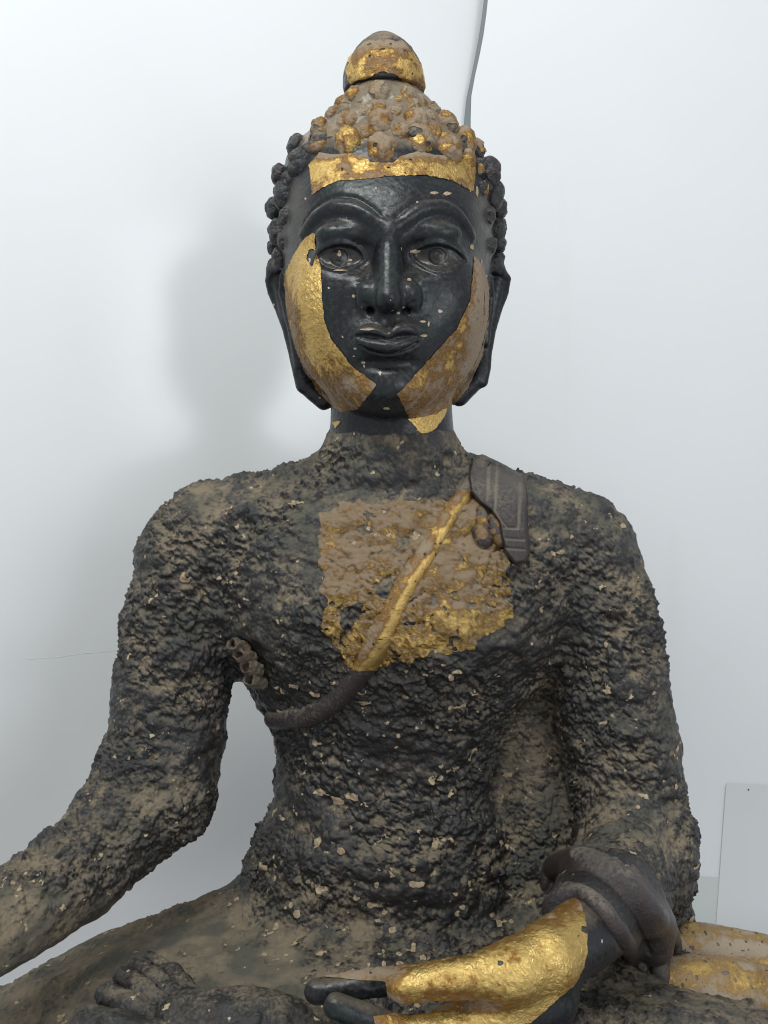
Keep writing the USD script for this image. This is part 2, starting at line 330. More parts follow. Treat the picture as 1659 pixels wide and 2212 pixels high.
def gold(name, dirt, rough=0.42, col=(0.66, 0.455, 0.165), brown=(0.20, 0.115, 0.04), dust=(0.27, 0.20, 0.13), met=0.0):
    """tone 0: bright leaf, 0.5: browned leaf, 1: leaf under dust."""
    return usdkit.material(stage, L + name, {
        'g': ('geometry', {}), 'a': ('attribute', {'attribute': 'tone'}),
        'n1': ('noise_texture', {'scale': 420.0, 'detail': 4.0, 'roughness': 0.6, 'distortion': 1.2}), 'n2': ('noise_texture', {'scale': 48.0, 'detail': 6.0, 'roughness': 0.65}), 'n3': ('noise_texture', {'scale': 130.0, 'detail': 4.0, 'roughness': 0.6, 'distortion': 0.8}),
        'vo': ('noise_texture', {'scale': 150.0, 'detail': 3.0, 'distortion': 2.5, 'type': 'ridged_multifractal'}), 'hh': ('math', {'math_type': 'multiply_add', 'value2': 0.45}),
        'o': ('math', {'math_type': 'multiply_add', 'value2': 1.5, 'value3': -0.75 + dirt}), 's': ('math', {'math_type': 'add'}),
        'o3': ('math', {'math_type': 'multiply_add', 'value2': 0.7, 'value3': -0.35}), 's2': ('math', {'math_type': 'add'}),
        'r': ('rgb_ramp', {'ramp': [(0.0, col), (0.28, tuple(c * 0.85 for c in col)), (0.5, brown), (0.72, dust), (1.0, dust)]}),
        'mt': ('map_range', {'from_min': 0.45, 'from_max': 0.8, 'to_min': 0.85, 'to_max': met}),
        'rr': ('map_range', {'from_min': 0.2, 'from_max': 0.9, 'to_min': rough, 'to_max': 0.8}),
        'b': ('bump', {'strength': 0.8, 'distance': 0.0012}),
        'p': ('principled_bsdf', {})},
        [('g.position', x + '.vector') for x in ('n1', 'n2', 'n3', 'vo')] + [
         ('n2.fac', 'o.value1'), ('o.value', 's.value1'), ('a.fac', 's.value2'), ('n3.fac', 'o3.value1'), ('o3.value', 's2.value1'), ('s.value', 's2.value2'),
         ('s2.value', 'r.fac'), ('r.color', 'p.base_color'), ('s2.value', 'mt.value'), ('mt.result', 'p.metallic'), ('s2.value', 'rr.value'), ('rr.result', 'p.roughness'),
         ('vo.fac', 'hh.value1'), ('n1.fac', 'hh.value3'), ('hh.value', 'b.height'), ('b.normal', 'p.normal')], surface='p.BSDF')
M_gold = gold('gold_leaf_satin', 0.12, 0.44, col=(0.66, 0.45, 0.16), brown=(.22, .115, .038))
M_gold_hand = gold('gold_leaf_bright', 0.19, 0.40, col=(0.69, 0.48, 0.17), brown=(.27, .13, .03))
M_gold_worn = gold('gold_leaf_worn', 0.18, 0.38, brown=(.20, .115, .045), dust=(.225, .162, .10), met=.30)
M_gold_pale = gold('gold_leaf_pale', 0.05, 0.5, brown=(.34, .22, .10), dust=(.34, .27, .19))

M_chip = usdkit.material(stage, L + 'bare_filler', {'g': ('geometry', {}), 'n': ('noise_texture', {'scale': 300.0}), 'r': ('rgb_ramp', {'ramp': [(.3, (.25, .175, .10)), (.7, (.43, .345, .235))]}), 'p': ('principled_bsdf', {'roughness': .8})}, [('g.position', 'n.vector'), ('n.fac', 'r.fac'), ('r.color', 'p.base_color')], surface='p.BSDF')

# ------------------------------------------------------------------ setting: two white boards meeting behind the statue, and the plinth
def prism(poly, n, up, depth):
    """poly: front outline points (3-D, coplanar enough); pushed back along -n by depth."""
    a = np.array(poly, float); b = a - np.asarray(n) * depth; k = len(a)
    pl = np.stack([a @ np.cross(up, n), a @ up], 1)
    from mapbox_earcut import triangulate_float64
    t = triangulate_float64(pl, np.array([k], np.uint32)).reshape(-1, 3)
    i = np.arange(k); j = (i + 1) % k
    Fc = np.vstack([t, t[:, ::-1] + k, np.c_[i, i + k, j], np.c_[j, i + k, j + k]])
    tm = trimesh.Trimesh(np.vstack([a, b]), Fc, process=False); trimesh.repair.fix_normals(tm)
    return np.array(tm.vertices), np.array(tm.faces)
YW = 0.55
# the right board faces the viewer; its left edge bows as in the photograph
edge = smooth_line([(1060, -60), (1054, 0), (1047, 60), (1038, 110), (1026, 165), (1019, 200), (1017, 230), (1017, 290), (1008, 420), (985, 600), (955, 860), (940, 1100), (930, 2212), (925, 2600)], 60)
E = P(edge[:, 0], edge[:, 1], YW)
right = [*E, P(925, 2600, YW) + [1.25, 0, 0], P(1060, -60, YW) + [1.2, 0, 0]]
w = put('wall_board', *prism(right, np.array([0, -1.0, 0]), np.array([0, 0, 1.0]), 0.012), M_right, smooth=False)
tag(w, kind='structure')
edge2 = smooth_line([(1052, -60), (1046, 0), (1038, 60), (1029, 110), (1018, 165), (1009, 205), (1004, 250), (1002, 300), (993, 420), (970, 600), (940, 860), (925, 1100), (915, 2212), (910, 2600)], 60)
E2 = P(edge2[:, 0], edge2[:, 1], YW + .002)
w = put('wall_trim', *prism([*P(edge[:, 0] + 3, edge[:, 1], YW + .002), *E2[::-1]], np.array([0, -1.0, 0]), np.array([0, 0, 1.0]), 0.010), M_gap, smooth=False)
tag(w, kind='structure')
ANG = math.radians(21.5)
nL = np.array([math.sin(ANG), -math.cos(ANG), 0]); tL = np.array([-math.cos(ANG), -math.sin(ANG), 0])
O = P(1000, 1000, YW + 0.032) + np.array([0.05, 0, 0]); O[2] = 0
left = [O + np.array([0, 0, .2]), O + tL * 1.5 + np.array([0, 0, .2]), O + tL * 1.5 + np.array([0, 0, 2.0]), O + np.array([0, 0, 2.0])]
w = put('wall_panel', *prism(left, nL, np.array([0, 0, 1.0]), 0.012), M_left, smooth=False)
tag(w, kind='structure')
gx = P(1016, 500, YW)[0]
V, Fc = (lambda b: (np.array(b.vertices), np.array(b.faces)))(trimesh.creation.box([0.30, 0.006, 1.8], trimesh.transformations.translation_matrix([gx, YW + 0.032, 1.1])))
w = put('wall_backing', V, Fc, M_gap, smooth=False); tag(w, kind='structure')
V, Fc = (lambda b: (np.array(b.vertices), np.array(b.faces)))(trimesh.creation.box([1.7, 0.62, 0.10], trimesh.transformations.translation_matrix([0.05, -0.13, 0.35])))
w = put('plinth', V, Fc, M_robe, smooth=False, attrs={'dust': np.full(len(V), .5)}); tag(w, kind='structure')
cr_u = np.array([60, 130, 180, 220, 262, 300.0]); cr_v = np.array([1424, 1419, 1411, 1409, 1402, 1398.0])
d_ = (P(cr_u, cr_v, 0.0) - CAM); t_ = ((O - CAM) @ nL) / (d_ @ nL); cq = CAM + d_ * t_[:, None] + nL * .0001
cv_, cf_ = [], []
for i in range(len(cq) - 1):
    e = (cq[i + 1] - cq[i]); w_ = np.cross(e, nL); w_ /= np.linalg.norm(w_); b_ = len(cv_)
    cv_ += [cq[i] - w_ * .00025, cq[i] + nL * .0003, cq[i] + w_ * .00025, cq[i + 1] - w_ * .00025, cq[i + 1] + nL * .0003, cq[i + 1] + w_ * .00025]
    cf_ += [(b_, b_ + 1, b_ + 4), (b_, b_ + 4, b_ + 3), (b_ + 1, b_ + 2, b_ + 5), (b_ + 1, b_ + 5, b_ + 4)]
put('crease', np.array(cv_), np.array(cf_), M_left, '/World/wall_panel')
def rounded_sheet(u0, v0, ub, u1, v1, rad, y):
    a, b, c = P(u0, v0, y), P(u1, v1, y), P(ub, v1, y); x0, x1, z1, z0 = a[0], b[0], a[2], b[2]
    t = np.linspace(0, math.pi / 2, 8)
    o = [(x0 + rad - rad * math.cos(k), z1 - rad + rad * math.sin(k)) for k in t] + [(x1, z1 - .012), (x1, z0), (c[0], z0)]
    return [np.array([x, y, z]) for x, z in o]
s1 = put('plastic_sheet', *prism(rounded_sheet(1569, 1691, 1518, 1900, 2400, 0.008, YW - 0.0026), np.array([0, -1.0, 0]), np.array([0, 0, 1.0]), 0.0022), M_sheet, smooth=False)
tag(s1, 'tall thin translucent sheet with rounded corner fixed to the right wall', 'plastic sheet')
s2 = put('plastic_sheet', *prism(rounded_sheet(1497, 1893, 1448, 1720, 2400, 0.002, YW - 0.0012), np.array([0, -1.0, 0]), np.array([0, 0, 1.0]), 0.0010), M_sheet2, smooth=False)
tag(s2, 'lower square cornered sheet overlapped by the taller one, beside the elbow', 'plastic sheet')
q = P(1617, 1706, YW - 0.0034)
pin = trimesh.creation.icosphere(2, 0.0012); pin.apply_translation(q)
tag(put('wall_pin', pin.vertices, pin.faces, M_pin), 'tiny dark pin near the top of the tall wall sheet', 'pin')

# ------------------------------------------------------------------ the statue
statue = thing('seated_statue', 'dark rough stone statue seated cross legged with patches of gold leaf', 'statue')
ST = str(statue.GetPath())

# ---- body: torso, arms and legs, one rough skin
torso = Loft([(985, 700, 985, .04, .15), (1028, 610, 1090, .03, .17), (1060, 520, 1200, .02, .19), (1120, 450, 1275, .002, .205), (1220, 440, 1275, -.018, .21), (1320, 455, 1250, -.03, .21),
              (1400, 488, 1220, -.028, .205), (1470, 525, 1180, -.014, .2), (1560, 575, 1115, .004, .195), (1640, 598, 1075, .012, .19), (1710, 592, 1062, .012, .19), (1800, 556, 1095, .0, .2),
              (1880, 530, 1125, -.012, .205), (1960, 520, 1145, -.016, .21), (2060, 510, 1160, -.01, .21), (2300, 500, 1180, .0, .21)], n=2.35)
body = Solid(torso)
body.add([(800, 1028, .09, 60), (606, 1098, .095, 86), (452, 1150, .095, 106)], .02)
body.add([(890, 1026, .09, 60), (1085, 1104, .095, 88), (1238, 1160, .095, 104)], .02)
body.add([(420, 1214, .095, 121), (388, 1360, .085, 122), (366, 1540, .07, 124), (352, 1650, .06, 122), (330, 1715, .045, 116)], .022)       # upper arm
body.add([(330, 1712, .045, 116), (180, 1872, -.03, 104), (20, 1985, -.10, 96), (-120, 2075, -.15, 88)], .03)                                # forearm to the knee
body.add([(1264, 1214, .095, 116), (1308, 1380, .085, 120), (1330, 1560, .075, 124), (1352, 1700, .065, 124), (1372, 1830, .05, 118)], .016)
body.add([(1372, 1830, .05, 116), (1330, 1910, -.04, 108), (1268, 1985, -.12, 92)], .025)
body.add([(1150, 1400, .13, 70), (1130, 1650, .125, 92), (1165, 1840, .10, 105), (1175, 1990, .05, 110)], .02)                               # the web left between arm and flank
body.add([(650, 2018, .10, 148), (300, 2180, .06, 150), (-190, 2385, .0, 150)], .03)                                                        # thighs
body.add([(1090, 2110, .08, 130), (1480, 2142, .06, 128), (1930, 2290, .0, 130)], .03)
body.add([(1820, 2330, -.08, 130), (1250, 2310, -.16, 120), (700, 2345, -.20, 112), (300, 2360, -.19, 110), (-150, 2420, -.05, 120)], .03)      # shins
body.add([(846, 950, .074, 124), (846, 978, .075, 139), (847, 1002, .078, 153), (850, 1050, .085, 195)], .018)
body.add([(1372, 1830, .05, 114), (1388, 1950, .085, 98), (1400, 2080, .09, 120)], .02)
body.ball(P(830, 2260, -.04), (.40, .22, .10), .03)
hand_rest = body
LO, HI = (-0.60, -0.40, 0.395), (0.62, 0.27, 1.07)
V, Fc = nets(body, LO, HI, 0.003)
N0 = vnormals(V, Fc)
V, Fc = subdivide(V, Fc); N0 = vnormals(V, Fc)
u, v, z = proj(V)
web = sstep(1040, 1090, u) * (1 - sstep(1225, 1275, u)) * sstep(1380, 1480, v) * sstep(.045, .075, V[:, 1])
lapz = sstep(1880, 2030, v + 0.12 * np.abs(u - 560)) * (1 - sstep(560, 860, u + .25 * (v - 2050))) * sstep(1870, 1930, v)
neckz = 1 - sstep(950, 975, v + 26 * (noise(V * 70, 10) - .5))
qa, ra = pts3([(1316, 1950, -.075, 112), (1290, 1975, -.11, 105), (1250, 2005, -.15, 95)])
wristz = sstep(.012, .0, chain(V, qa, ra)) * (V[:, 1] < .0) * sstep(1850, 1880, v + .35 * np.abs(u - 1260))
rough = (1 - .85 * wristz) * (1 - 0.55 * web - 0.38 * lapz - 0.75 * neckz)
from scipy.spatial.transform import Rotation
Q = Rotation.from_euler('xyz', [31, 47, 19], degrees=True).as_matrix(); Q2 = Rotation.from_euler('xyz', [-52, 12, 63], degrees=True).as_matrix()
warp = np.stack([noise(V * 75, 31), noise(V * 75, 32), noise(V * 75, 33)], -1) - .5
W1, W2 = (V + .008 * warp) @ Q, (V - .006 * warp) @ Q2
from scipy.spatial import cKDTree
def facets(X, cell, seed, tilt=.55):
    """Broken-stone relief: every cell is a small tilted chip with its own level."""
    r = np.random.default_rng(seed); lo, hi = X.min(0) - cell, X.max(0) + cell; n = ((hi - lo) / cell).astype(int) + 1
    occ = np.unique(np.ravel_multi_index(((X - lo) / cell).astype(int).T, n)); off = np.stack(np.meshgrid([-1, 0, 1], [-1, 0, 1], [-1, 0, 1], indexing='ij'), -1).reshape(-1, 3)
    c = np.unique((np.stack(np.unravel_index(occ, n), 1)[:, None] + off[None]).reshape(-1, 3), axis=0)
    sd = lo + (c + r.random((len(c), 3))) * cell; lev = r.random(len(c)); nr = r.normal(size=(len(c), 3)) * tilt
    i = cKDTree(sd).query(X, workers=-1)[1]
    return lev[i] + ((X - sd[i]) * nr[i]).sum(1) / cell, lev[i]
f1, l1 = facets(W1, .0105, 1); f2, l2 = facets(W2, .0047, 2); f0, l0 = facets(W2 * [1, .7, 1], .020, 3, .5)
lump = noise(W1 * 185, 1) * .55 + noise(W2 * 400, 2) * .45
big = fbm((V + .01 * warp) * 40, 3, 5)
pit = sstep(.56, .70, noise(W2 * 165 + 40, 6)) * .7 + sstep(.62, .74, noise(W1 * 75 + 11, 7)) * .6
patch = .40 + 1.25 * sstep(.3, .7, noise(V * 16, 8))
hgt = .5 + 0.27 * (f1 - .5) + .16 * (f2 - .5) + .22 * (f0 - .5) + .62 * (lump - .5) - .26 * pit + .07
disp = rough * (.0057 * patch * (hgt - .5) + .013 * (big - .5))
V = V + N0 * disp[:, None]
N1 = vnormals(V, Fc)
cav = hgt + .9 * (big - .5)
nz = N0[:, 2]
dust = .12 + .46 * sstep(-.35, .95, nz) + 1.0 * (.50 - cav) * (.45 + .65 * sstep(-.4, .5, nz)) + .50 * (N1[:, 2] - nz) + .20 * (noise(V * 14, 9) - .5) + .16 * (l1 - .5) + .22 * (l2 - .5)
dust += .46 * lapz + .30 * web + .07 * (1 - sstep(1300, 1450, v)) - .13 * sstep(1400, 1520, v) * (1 - lapz) * (1 - web) * (u > 480) * (u < 1100)
dust = dust * (1 - .8 * wristz)
bodym = put('body', V, Fc, M_stone, statue, N=N1, attrs={'dust': np.clip(dust, 0, 1)})
BV, BF, BN = V, Fc, N1

# chest leaf
chest = [(681, 1096), (712, 1091), (778, 1078), (800, 1083), (900, 1074), (968, 1070), (1000, 1063), (1038, 1060), (1075, 1105), (1092, 1140), (1098, 1200), (1108, 1260), (1113, 1352), (1082, 1366),
         (1060, 1384), (1034, 1398), (1032, 1414), (960, 1418), (905, 1424), (840, 1436), (770, 1449), (748, 1451), (734, 1420), (712, 1385), (700, 1368), (694, 1320), (690, 1245), (688, 1160), (680, 1130)]
def chest_d(u, v, V):
    d = poly_dist(u, v, chest) + 46 * (fbm(V * 85, 4, 11) - .5) - 6
    hole = poly_dist(u, v, [(742, 1312), (788, 1300), (775, 1330), (748, 1372), (733, 1348)])
    d = np.minimum(d, -hole)
    pits = np.minimum(30 * (noise(V * 150, 12) - .26), 90 * (hgt[HOOK['i']] - .335 + .10 * (noise(V * 300, 19) - .5))) + 30 * (noise(V * 40, 14) - .18)
    return np.minimum(d, pits)
def chest_t(u, v, V): return 0.39 - 0.10 * sstep(1180, 1400, v) + 0.22 * (noise(V * 70, 13) - .5) + .55 * (HOOK['n'][:, 2] - .12)
leaf(bodym, BV, BF, BN, chest_d, M_gold_worn, chest_t, 0.0005, 0.0004, label='large torn square of dusty gold leaf on the chest')
def flecks(u, v, V):
    w = sstep(1400, 1520, v) * (1 - sstep(1060, 1160, u)) * sstep(540, 600, u) + 0.12
    return 40 * (noise(V * 140, 15) * .5 + noise(V * 45, 16) * .38 + noise(V * 520, 18) * .12 - .775 + .055 * w) - 90 * ((v < 1050) | (V[:, 1] > .1))
fl = leaf(bodym, BV, BF, BN, flecks, M_chip, lambda u, v, V: .62 + .4 * noise(V * 50, 17), 0.0006, label='small bare flakes scattered over the body', name='bare_flake', keep_share=0); tag(fl, kind='stuff')

print('body', len(BF))
# ---- head: smooth lacquered face, neck and skull
skull = Loft([(168, 772, 886, .05, .13), (200, 748, 914, .035, .145), (230, 726, 944, .032, .16), (262, 694, 980, .021, .18), (300, 648, 1022, .010, .195), (340, 621, 1047, .001, .205), (380, 610, 1057, -.010, .212),
              (420, 605, 1063, -.0185, .215), (480, 603, 1067, -.025, .217), (540, 606, 1065, -.026, .215), (600, 613, 1060, -.028, .21), (660, 618, 1056, -.030, .205), (720, 630, 1048, -.032, .195),
              (780, 650, 1028, -.032, .185), (825, 682, 998, -.030, .17), (860, 716, 962, -.024, .15), (888, 760, 915, -.012, .12), (905, 800, 880, .0, .10)], n=2.25)
head = Solid(skull)
head.add([(845, 840, .075, 128), (846, 930, .075, 133), (848, 1000, .08, 138)], .012)
base_face = Solid(skull)
def on(pts, sink, n=None, solid=None):
    """Sketch rows (u, v, r) laid on the face, sunk by a share of the radius."""
    rows = smooth_line(pts, n or 3 * len(pts)) if len(pts) > 1 else np.array(pts, float)
    y = ysurf(solid or base_face, rows[:, 0], rows[:, 1]); y = np.where(np.isnan(y), .02, y)
    return np.c_[rows[:, 0], rows[:, 1], y + sink * rows[:, 2] * 0.00044, rows[:, 2]]
def at(u, v, dy=0.0, solid=None):
    return P(u, v, ysurf(solid or base_face, u, v)[0] + dy)
k = 0.00044
# eye hollows, then the brow bands above them
for (cu, cv) in ((737, 552), (945, 554)):
    head.ball(at(cu, cv, -.006), (72 * k, .014, 40 * k), .012, minus=True)
for su in (-1, 1):
    brow = [(838, 508, 12), (815, 482, 15), (790, 464, 17), (760, 452, 19), (728, 450, 19), (700, 461, 18), (674, 482, 15), (655, 506, 9)] if su < 0 else \
           [(840, 508, 12), (858, 490, 15), (882, 472, 17), (912, 455, 19), (946, 450, 19), (974, 459, 18), (1000, 482, 15), (1018, 512, 9)]
    head.add(on(brow, .35), .004)
    top = [(a, b - 16 * r / 19 - 2, 3.2) for a, b, r in brow]
    head.add(on(top, -1.0), .0015)
    head.cut(on([(a, b - 9, 4.5) for a, b, _ in top], -.55), .002)
    lid = (738, 508) if su < 0 else (940, 506)
    head.ball(at(*lid, .0085), (56 * k, .0155, 27 * k), .006)
# nose
ny = ysurf(base_face, [839], [560])[0]
head.addp(P(np.array([839, 839, 839, 839.0]), np.array([492, 545, 600, 643.0]), np.array([ny + .003, ny - .004, ny - .0135, ny - .0225])), np.array([12, 12, 14, 19]) * k, .009)
head.addp(P(np.array([839, 838, 838.0]), np.array([560, 610, 648.0]), np.array([ny + .003, ny - .003, ny - .0085])), np.array([21, 29, 33]) * k, .010)
for s_, uu in ((-1, 794), (1, 884)):
    head.add([(uu + 6 * -s_, 610, ny + .001, 17), (uu - s_ * 2, 636, ny - .004, 30), (uu + s_ * 3, 650, ny - .002, 26)], .005)
    head.cut([(uu - s_ * 6, 676, ny - .008, 12), (uu - s_ * 8, 664, ny + .0, 9)], .003)
# mouth mound, lips, chin, cheeks
head.ball(at(838, 738, .020), (100 * k, .030, 62 * k), .014)
m2 = Solid(skull); m2.ops = list(head.ops)
head.add(on([(762, 730, 6), (780, 720, 11), (800, 716, 13.5), (820, 721, 12), (839, 728, 11), (862, 713, 13.5), (880, 711, 13.5), (897, 720, 10), (914, 724, 6)], -.3, solid=m2), .0035)
head.add(on([(757, 728, 3), (778, 711, 4), (800, 705, 4), (820, 709, 4), (838, 714, 4), (860, 703, 4), (881, 700, 4), (898, 712, 4), (920, 722, 3)], -.6, solid=m2), .002)
head.cut(on([(758, 730, 4), (792, 727, 5), (820, 731, 5), (839, 738, 5.5), (866, 727, 5), (894, 729, 5), (916, 725, 4)], -2.0, solid=m2), .003)
head.add(on([(772, 736, 6), (800, 744, 10.5), (841, 750, 13.5), (872, 743, 11), (900, 733, 6)], -.35, solid=m2), .003)
head.add(on([(762, 738, 3), (778, 750, 4), (806, 762, 5), (841, 768, 5), (876, 761, 4.5), (902, 746, 4), (920, 729, 3)], .2, solid=m2), .002)
head.cut(on([(782, 741, 3), (806, 754, 3.5), (841, 759.5, 4), (872, 753, 3.5), (899, 740, 3)], -.9, solid=m2), .002)
head.cut(on([(790, 788, 7), (841, 793, 9), (885, 786, 7)], -.6, solid=m2), .008)
head.cut(on([(838, 684, 6), (838, 702, 6)], -.6, solid=m2), .006)
head.ball(at(842, 838, .016), (62 * k, .026, 40 * k), .016)
for cu in (720, 958): head.ball(at(cu, 655, .030), (70 * k, .032, 85 * k), .03)
mc = Solid(skull); mc.ops = list(head.ops)
for s_, uu in ((-1, 794), (1, 884)):
    crease = [(uu - s_ * 2, 598, 4), (uu + s_ * 20, 610, 5), (uu + s_ * 33, 640, 5.5), (uu + s_ * 29, 664, 5)]
    head.cut(on(crease, -.35, solid=mc), .003)
# eyelids and rims
m3 = Solid(skull); m3.ops = list(head.ops)
eyes = []
for lidu, lidl, cu, cv in (([(683, 552, 4), (700, 535, 6), (735, 523, 7), (765, 531, 6), (788, 556, 4)], [(688, 563, 3), (714, 580, 5), (740, 586, 5), (766, 578, 5), (788, 560, 3)], 733, 556),
                           ([(888, 551, 4), (906, 534, 6), (940, 523, 7), (972, 530, 6), (1008, 564, 4)], [(892, 559, 3), (915, 576, 5), (945, 588, 5), (976, 580, 5), (1006, 566, 3)], 945, 553)):
    ec = at(cu + 3, cv, .0085, solid=m3)
    # the ball pushes the lids forward
    eb = Solid(skull); eb.ops = list(head.ops); eb.ball(ec, (58 * k, .012, 32 * k), .004)
    head.ball(ec + [0, .0008, 0], (56 * k, .0105, 30 * k), .004)
    head.add(on(lidu, -.15, 18, solid=eb), .002)
    head.add([(a, b - 9, c + .0012, r * .8) for a, b, c, r in on(lidu, .1, 18, solid=eb)], .003)
    head.add(on(lidl, -.1, 18, solid=eb), .002)
    head.cut([(a, b + 8.5, c - .0005, 3.0) for a, b, c, r in on(lidu, .0, 18, solid=eb)[2:-2]], .0015)
    head.cut([(a, b - 7, c - .0005, 2.4) for a, b, c, r in on(lidl, .0, 18, solid=eb)[2:-2]], .0015)
    eyes.append((ec, cu, cv))
# ears
for outer, inner, plate in (([(606, 575, .085, 9), (588, 588, .095, 11), (583, 606, .10, 11), (588, 632, .105, 10), (604, 668, .105, 10), (620, 712, .10, 10), (632, 758, .095, 10), (643, 800, .09, 12), (652, 834, .088, 13)],
                             [(612, 596, .08, 8), (609, 630, .088, 8), (622, 680, .09, 9), (634, 730, .088, 9), (645, 790, .085, 9)],
                             [(606, 604, .10, 20), (618, 660, .10, 18), (628, 710, .10, 14), (640, 760, .095, 14), (662, 836, .09, 18), (700, 866, .09, 20)]),
                            ([(1062, 577, .085, 9), (1082, 586, .095, 10), (1095, 602, .10, 9), (1090, 632, .105, 9), (1075, 672, .105, 9), (1062, 716, .10, 9), (1054, 760, .095, 9), (1050, 800, .09, 10), (1043, 826, .088, 11)],
                             [(1058, 600, .075, 7), (1062, 640, .085, 7), (1056, 690, .088, 8), (1050, 740, .088, 8)],
                             [(1072, 612, .103, 20), (1064, 660, .103, 17), (1054, 710, .10, 14), (1044, 770, .095, 14), (1030, 822, .09, 18), (992, 858, .09, 20)])):
    head.add(plate, .006); head.add(outer, .003); head.add(inner, .003)
curls = [(640, 317, 21, 0, .1), (648, 355, 28, 0, .05), (604, 377, 19, 0, .05), (616, 421, 27, 0, .05), (592, 451, 20, 0, .0), (604, 502, 25, 0, .0), (592, 536, 15, 0, .0), (605, 557, 18, 0, .0), (591, 575, 13, 0, .0),
         (690, 311, 24, .38, .35), (753, 309, 27, .55, .25), (824, 327, 30, .52, .25), (907, 306, 28, .62, .25), (969, 325, 28, .72, .2), (1006, 306, 24, .5, .3),
         (690, 277, 19, .2, .4), (752, 267, 24, .5, .4), (821, 269, 27, .55, .4), (899, 266, 26, .5, .45), (965, 269, 24, .45, .4),
         (719, 247, 14, .3, .5), (749, 237, 18, .4, .6), (786, 246, 15, .3, .65), (818, 240, 20, .4, .65), (856, 244, 16, .3, .65), (890, 238, 20, .4, .65), (935, 242, 18, .3, .5),
         (765, 208, 18, .45, .6), (821, 200, 22, .4, .65), (879, 207, 19, .4, .65), (906, 222, 15, .4, .6), (738, 222, 13, .3, .5),
         (1027, 324, 20, .1, .3), (1058, 370, 25, 0, .1), (1035, 365, 19, .1, .15), (1062, 423, 27, 0, .1), (1078, 452, 19, 0, .05), (1073, 408, 15, 0, .1), (1070, 497, 25, 0, .05), (1081, 529, 13, 0, .05), (1067, 566, 22, 0, .05), (1040, 408, 15, .25, .1),
         (722, 291, 16, .45, .3), (788, 291, 18, .5, .25), (864, 289, 18, .55, .3), (937, 291, 17, .55, .25), (770, 253, 13, .4, .45), (925, 254, 14, .4, .45), (860, 222, 13, .4, .5), (786, 222, 13, .4, .5),
         (624, 392, 19, 0, .05), (620, 468, 17, 0, .03), (614, 522, 16, 0, .03), (664, 331, 18, .1, .2), (1048, 396, 18, 0, .08), (1054, 466, 17, 0, .05), (1058, 532, 16, 0, .05), (1010, 346, 17, .4, .2)]
def curl_y(i, cu, cv, cr):
    y = ysurf(base_face, cu, cv)[0]
    if np.isnan(y) or y > .075: return .06 if (cu < 700 or cu > 1000) and cv < 400 else .075 + .02 * ((i % 2) == 0)
    return y + cr * k * .35
cy = [curl_y(i, a, b, c) for i, (a, b, c, _, _) in enumerate(curls)]
for (a, b, c, _, _), y in zip(curls, cy): head.add([(a, b, y + c * k * .45, c * .9)], .010)
Vh, Fh = nets(head, (-0.16, -0.07, 0.985), (0.16, 0.25, 1.46), 0.0014)
# the eyes: iris ring and pupil worked into the ball
N0 = vnormals(Vh, Fh); uh, vh, _ = proj(Vh)
d = 0.0006 * (fbm(Vh * 90, 3, 41) - .5) + 0.0003 * (noise(Vh * 330, 42) - .5)
front = N0[:, 1] < 0
d += sstep(345, 325, vh) * .0032 * (fbm(Vh * 85, 3, 47) - .45)
for ec, cu, cv in eyes:
    r = np.hypot(uh - cu, vh - cv); a = front * (np.abs(vh - cv) < 23)
    d += a * (0.0012 * sstep(21, 15, r) - 0.0004 * np.exp(-((r - 20) / 2.0) ** 2) + 0.0012 * np.sqrt(np.clip(1 - (r / 10) ** 2, 0, 1)))
Vh = Vh + N0 * d[:, None]; Nh = vnormals(Vh, Fh)
temple = np.maximum(sstep(690, 640, uh), sstep(1000, 1040, uh)) * sstep(360, 430, vh) * (1 - sstep(540, 640, vh))
hd = -0.08 + 0.24 * temple + 0.25 * sstep(.2, .9, N0[:, 2]) * (vh > 430) + 0.95 * sstep(335, 290, vh) + 0.35 * sstep(940, 975, vh) * noise(Vh * 120, 43) + .12 * (noise(Vh * 35, 44) - .5)
headm = put('head', Vh, Fh, M_face, statue, N=Nh, attrs={'dust': np.clip(hd, 0, 1)})
print('head', len(Fh))

for pe in ([(690, 556), (704, 543), (735, 532), (764, 540), (784, 558), (765, 572), (740, 579), (714, 574)], [(894, 555), (910, 543), (940, 532), (970, 539), (1000, 562), (975, 573), (945, 580), (917, 570)]):
    leaf(headm, Vh, Fh, Nh, lambda u, v, V: poly_dist(u, v, pe), M_eye, 0.0, .0001, name='eye', ymax=.08, box=(650, 1040, 500, 600))
cheekL = [(676, 503), (681, 506), (683, 545), (694, 580), (696, 640), (700, 690), (716, 732), (760, 790), (815, 832), (772, 884), (735, 889), (690, 852), (655, 795), (630, 725), (617, 650), (615, 595), (638, 545), (658, 516)]
cheekR = [(1023, 553), (1020, 600), (1015, 650), (985, 712), (940, 760), (872, 838), (858, 851), (884, 902), (942, 903), (985, 870), (1012, 838), (1042, 770), (1054, 700), (1056, 620), (1040, 570)]
hole = [(668, 540), (678, 538), (684, 548), (680, 562), (675, 578), (667, 566), (662, 560)]
def wob(u, v, V, a=5.0, s=260): return a * (fbm(V * s, 3, 51) - .5)
def holes(V, t=.19): return 60 * (noise(V * 210, 52) - t)
leaf(headm, Vh, Fh, Nh, lambda u, v, V: np.minimum(np.minimum(poly_dist(u, v, cheekL) + wob(u, v, V), -poly_dist(u, v, hole)), holes(V, .05)), M_gold,
     lambda u, v, V: 0.02 + .46 * sstep(750, 830, v) + .45 * sstep(668, 640, u + (700 - v) * .12) * sstep(560, 680, v), 0.0004, 0.0007, ymax=.09, label='satin gold leaf with fine wrinkles on the cheek at the picture left')
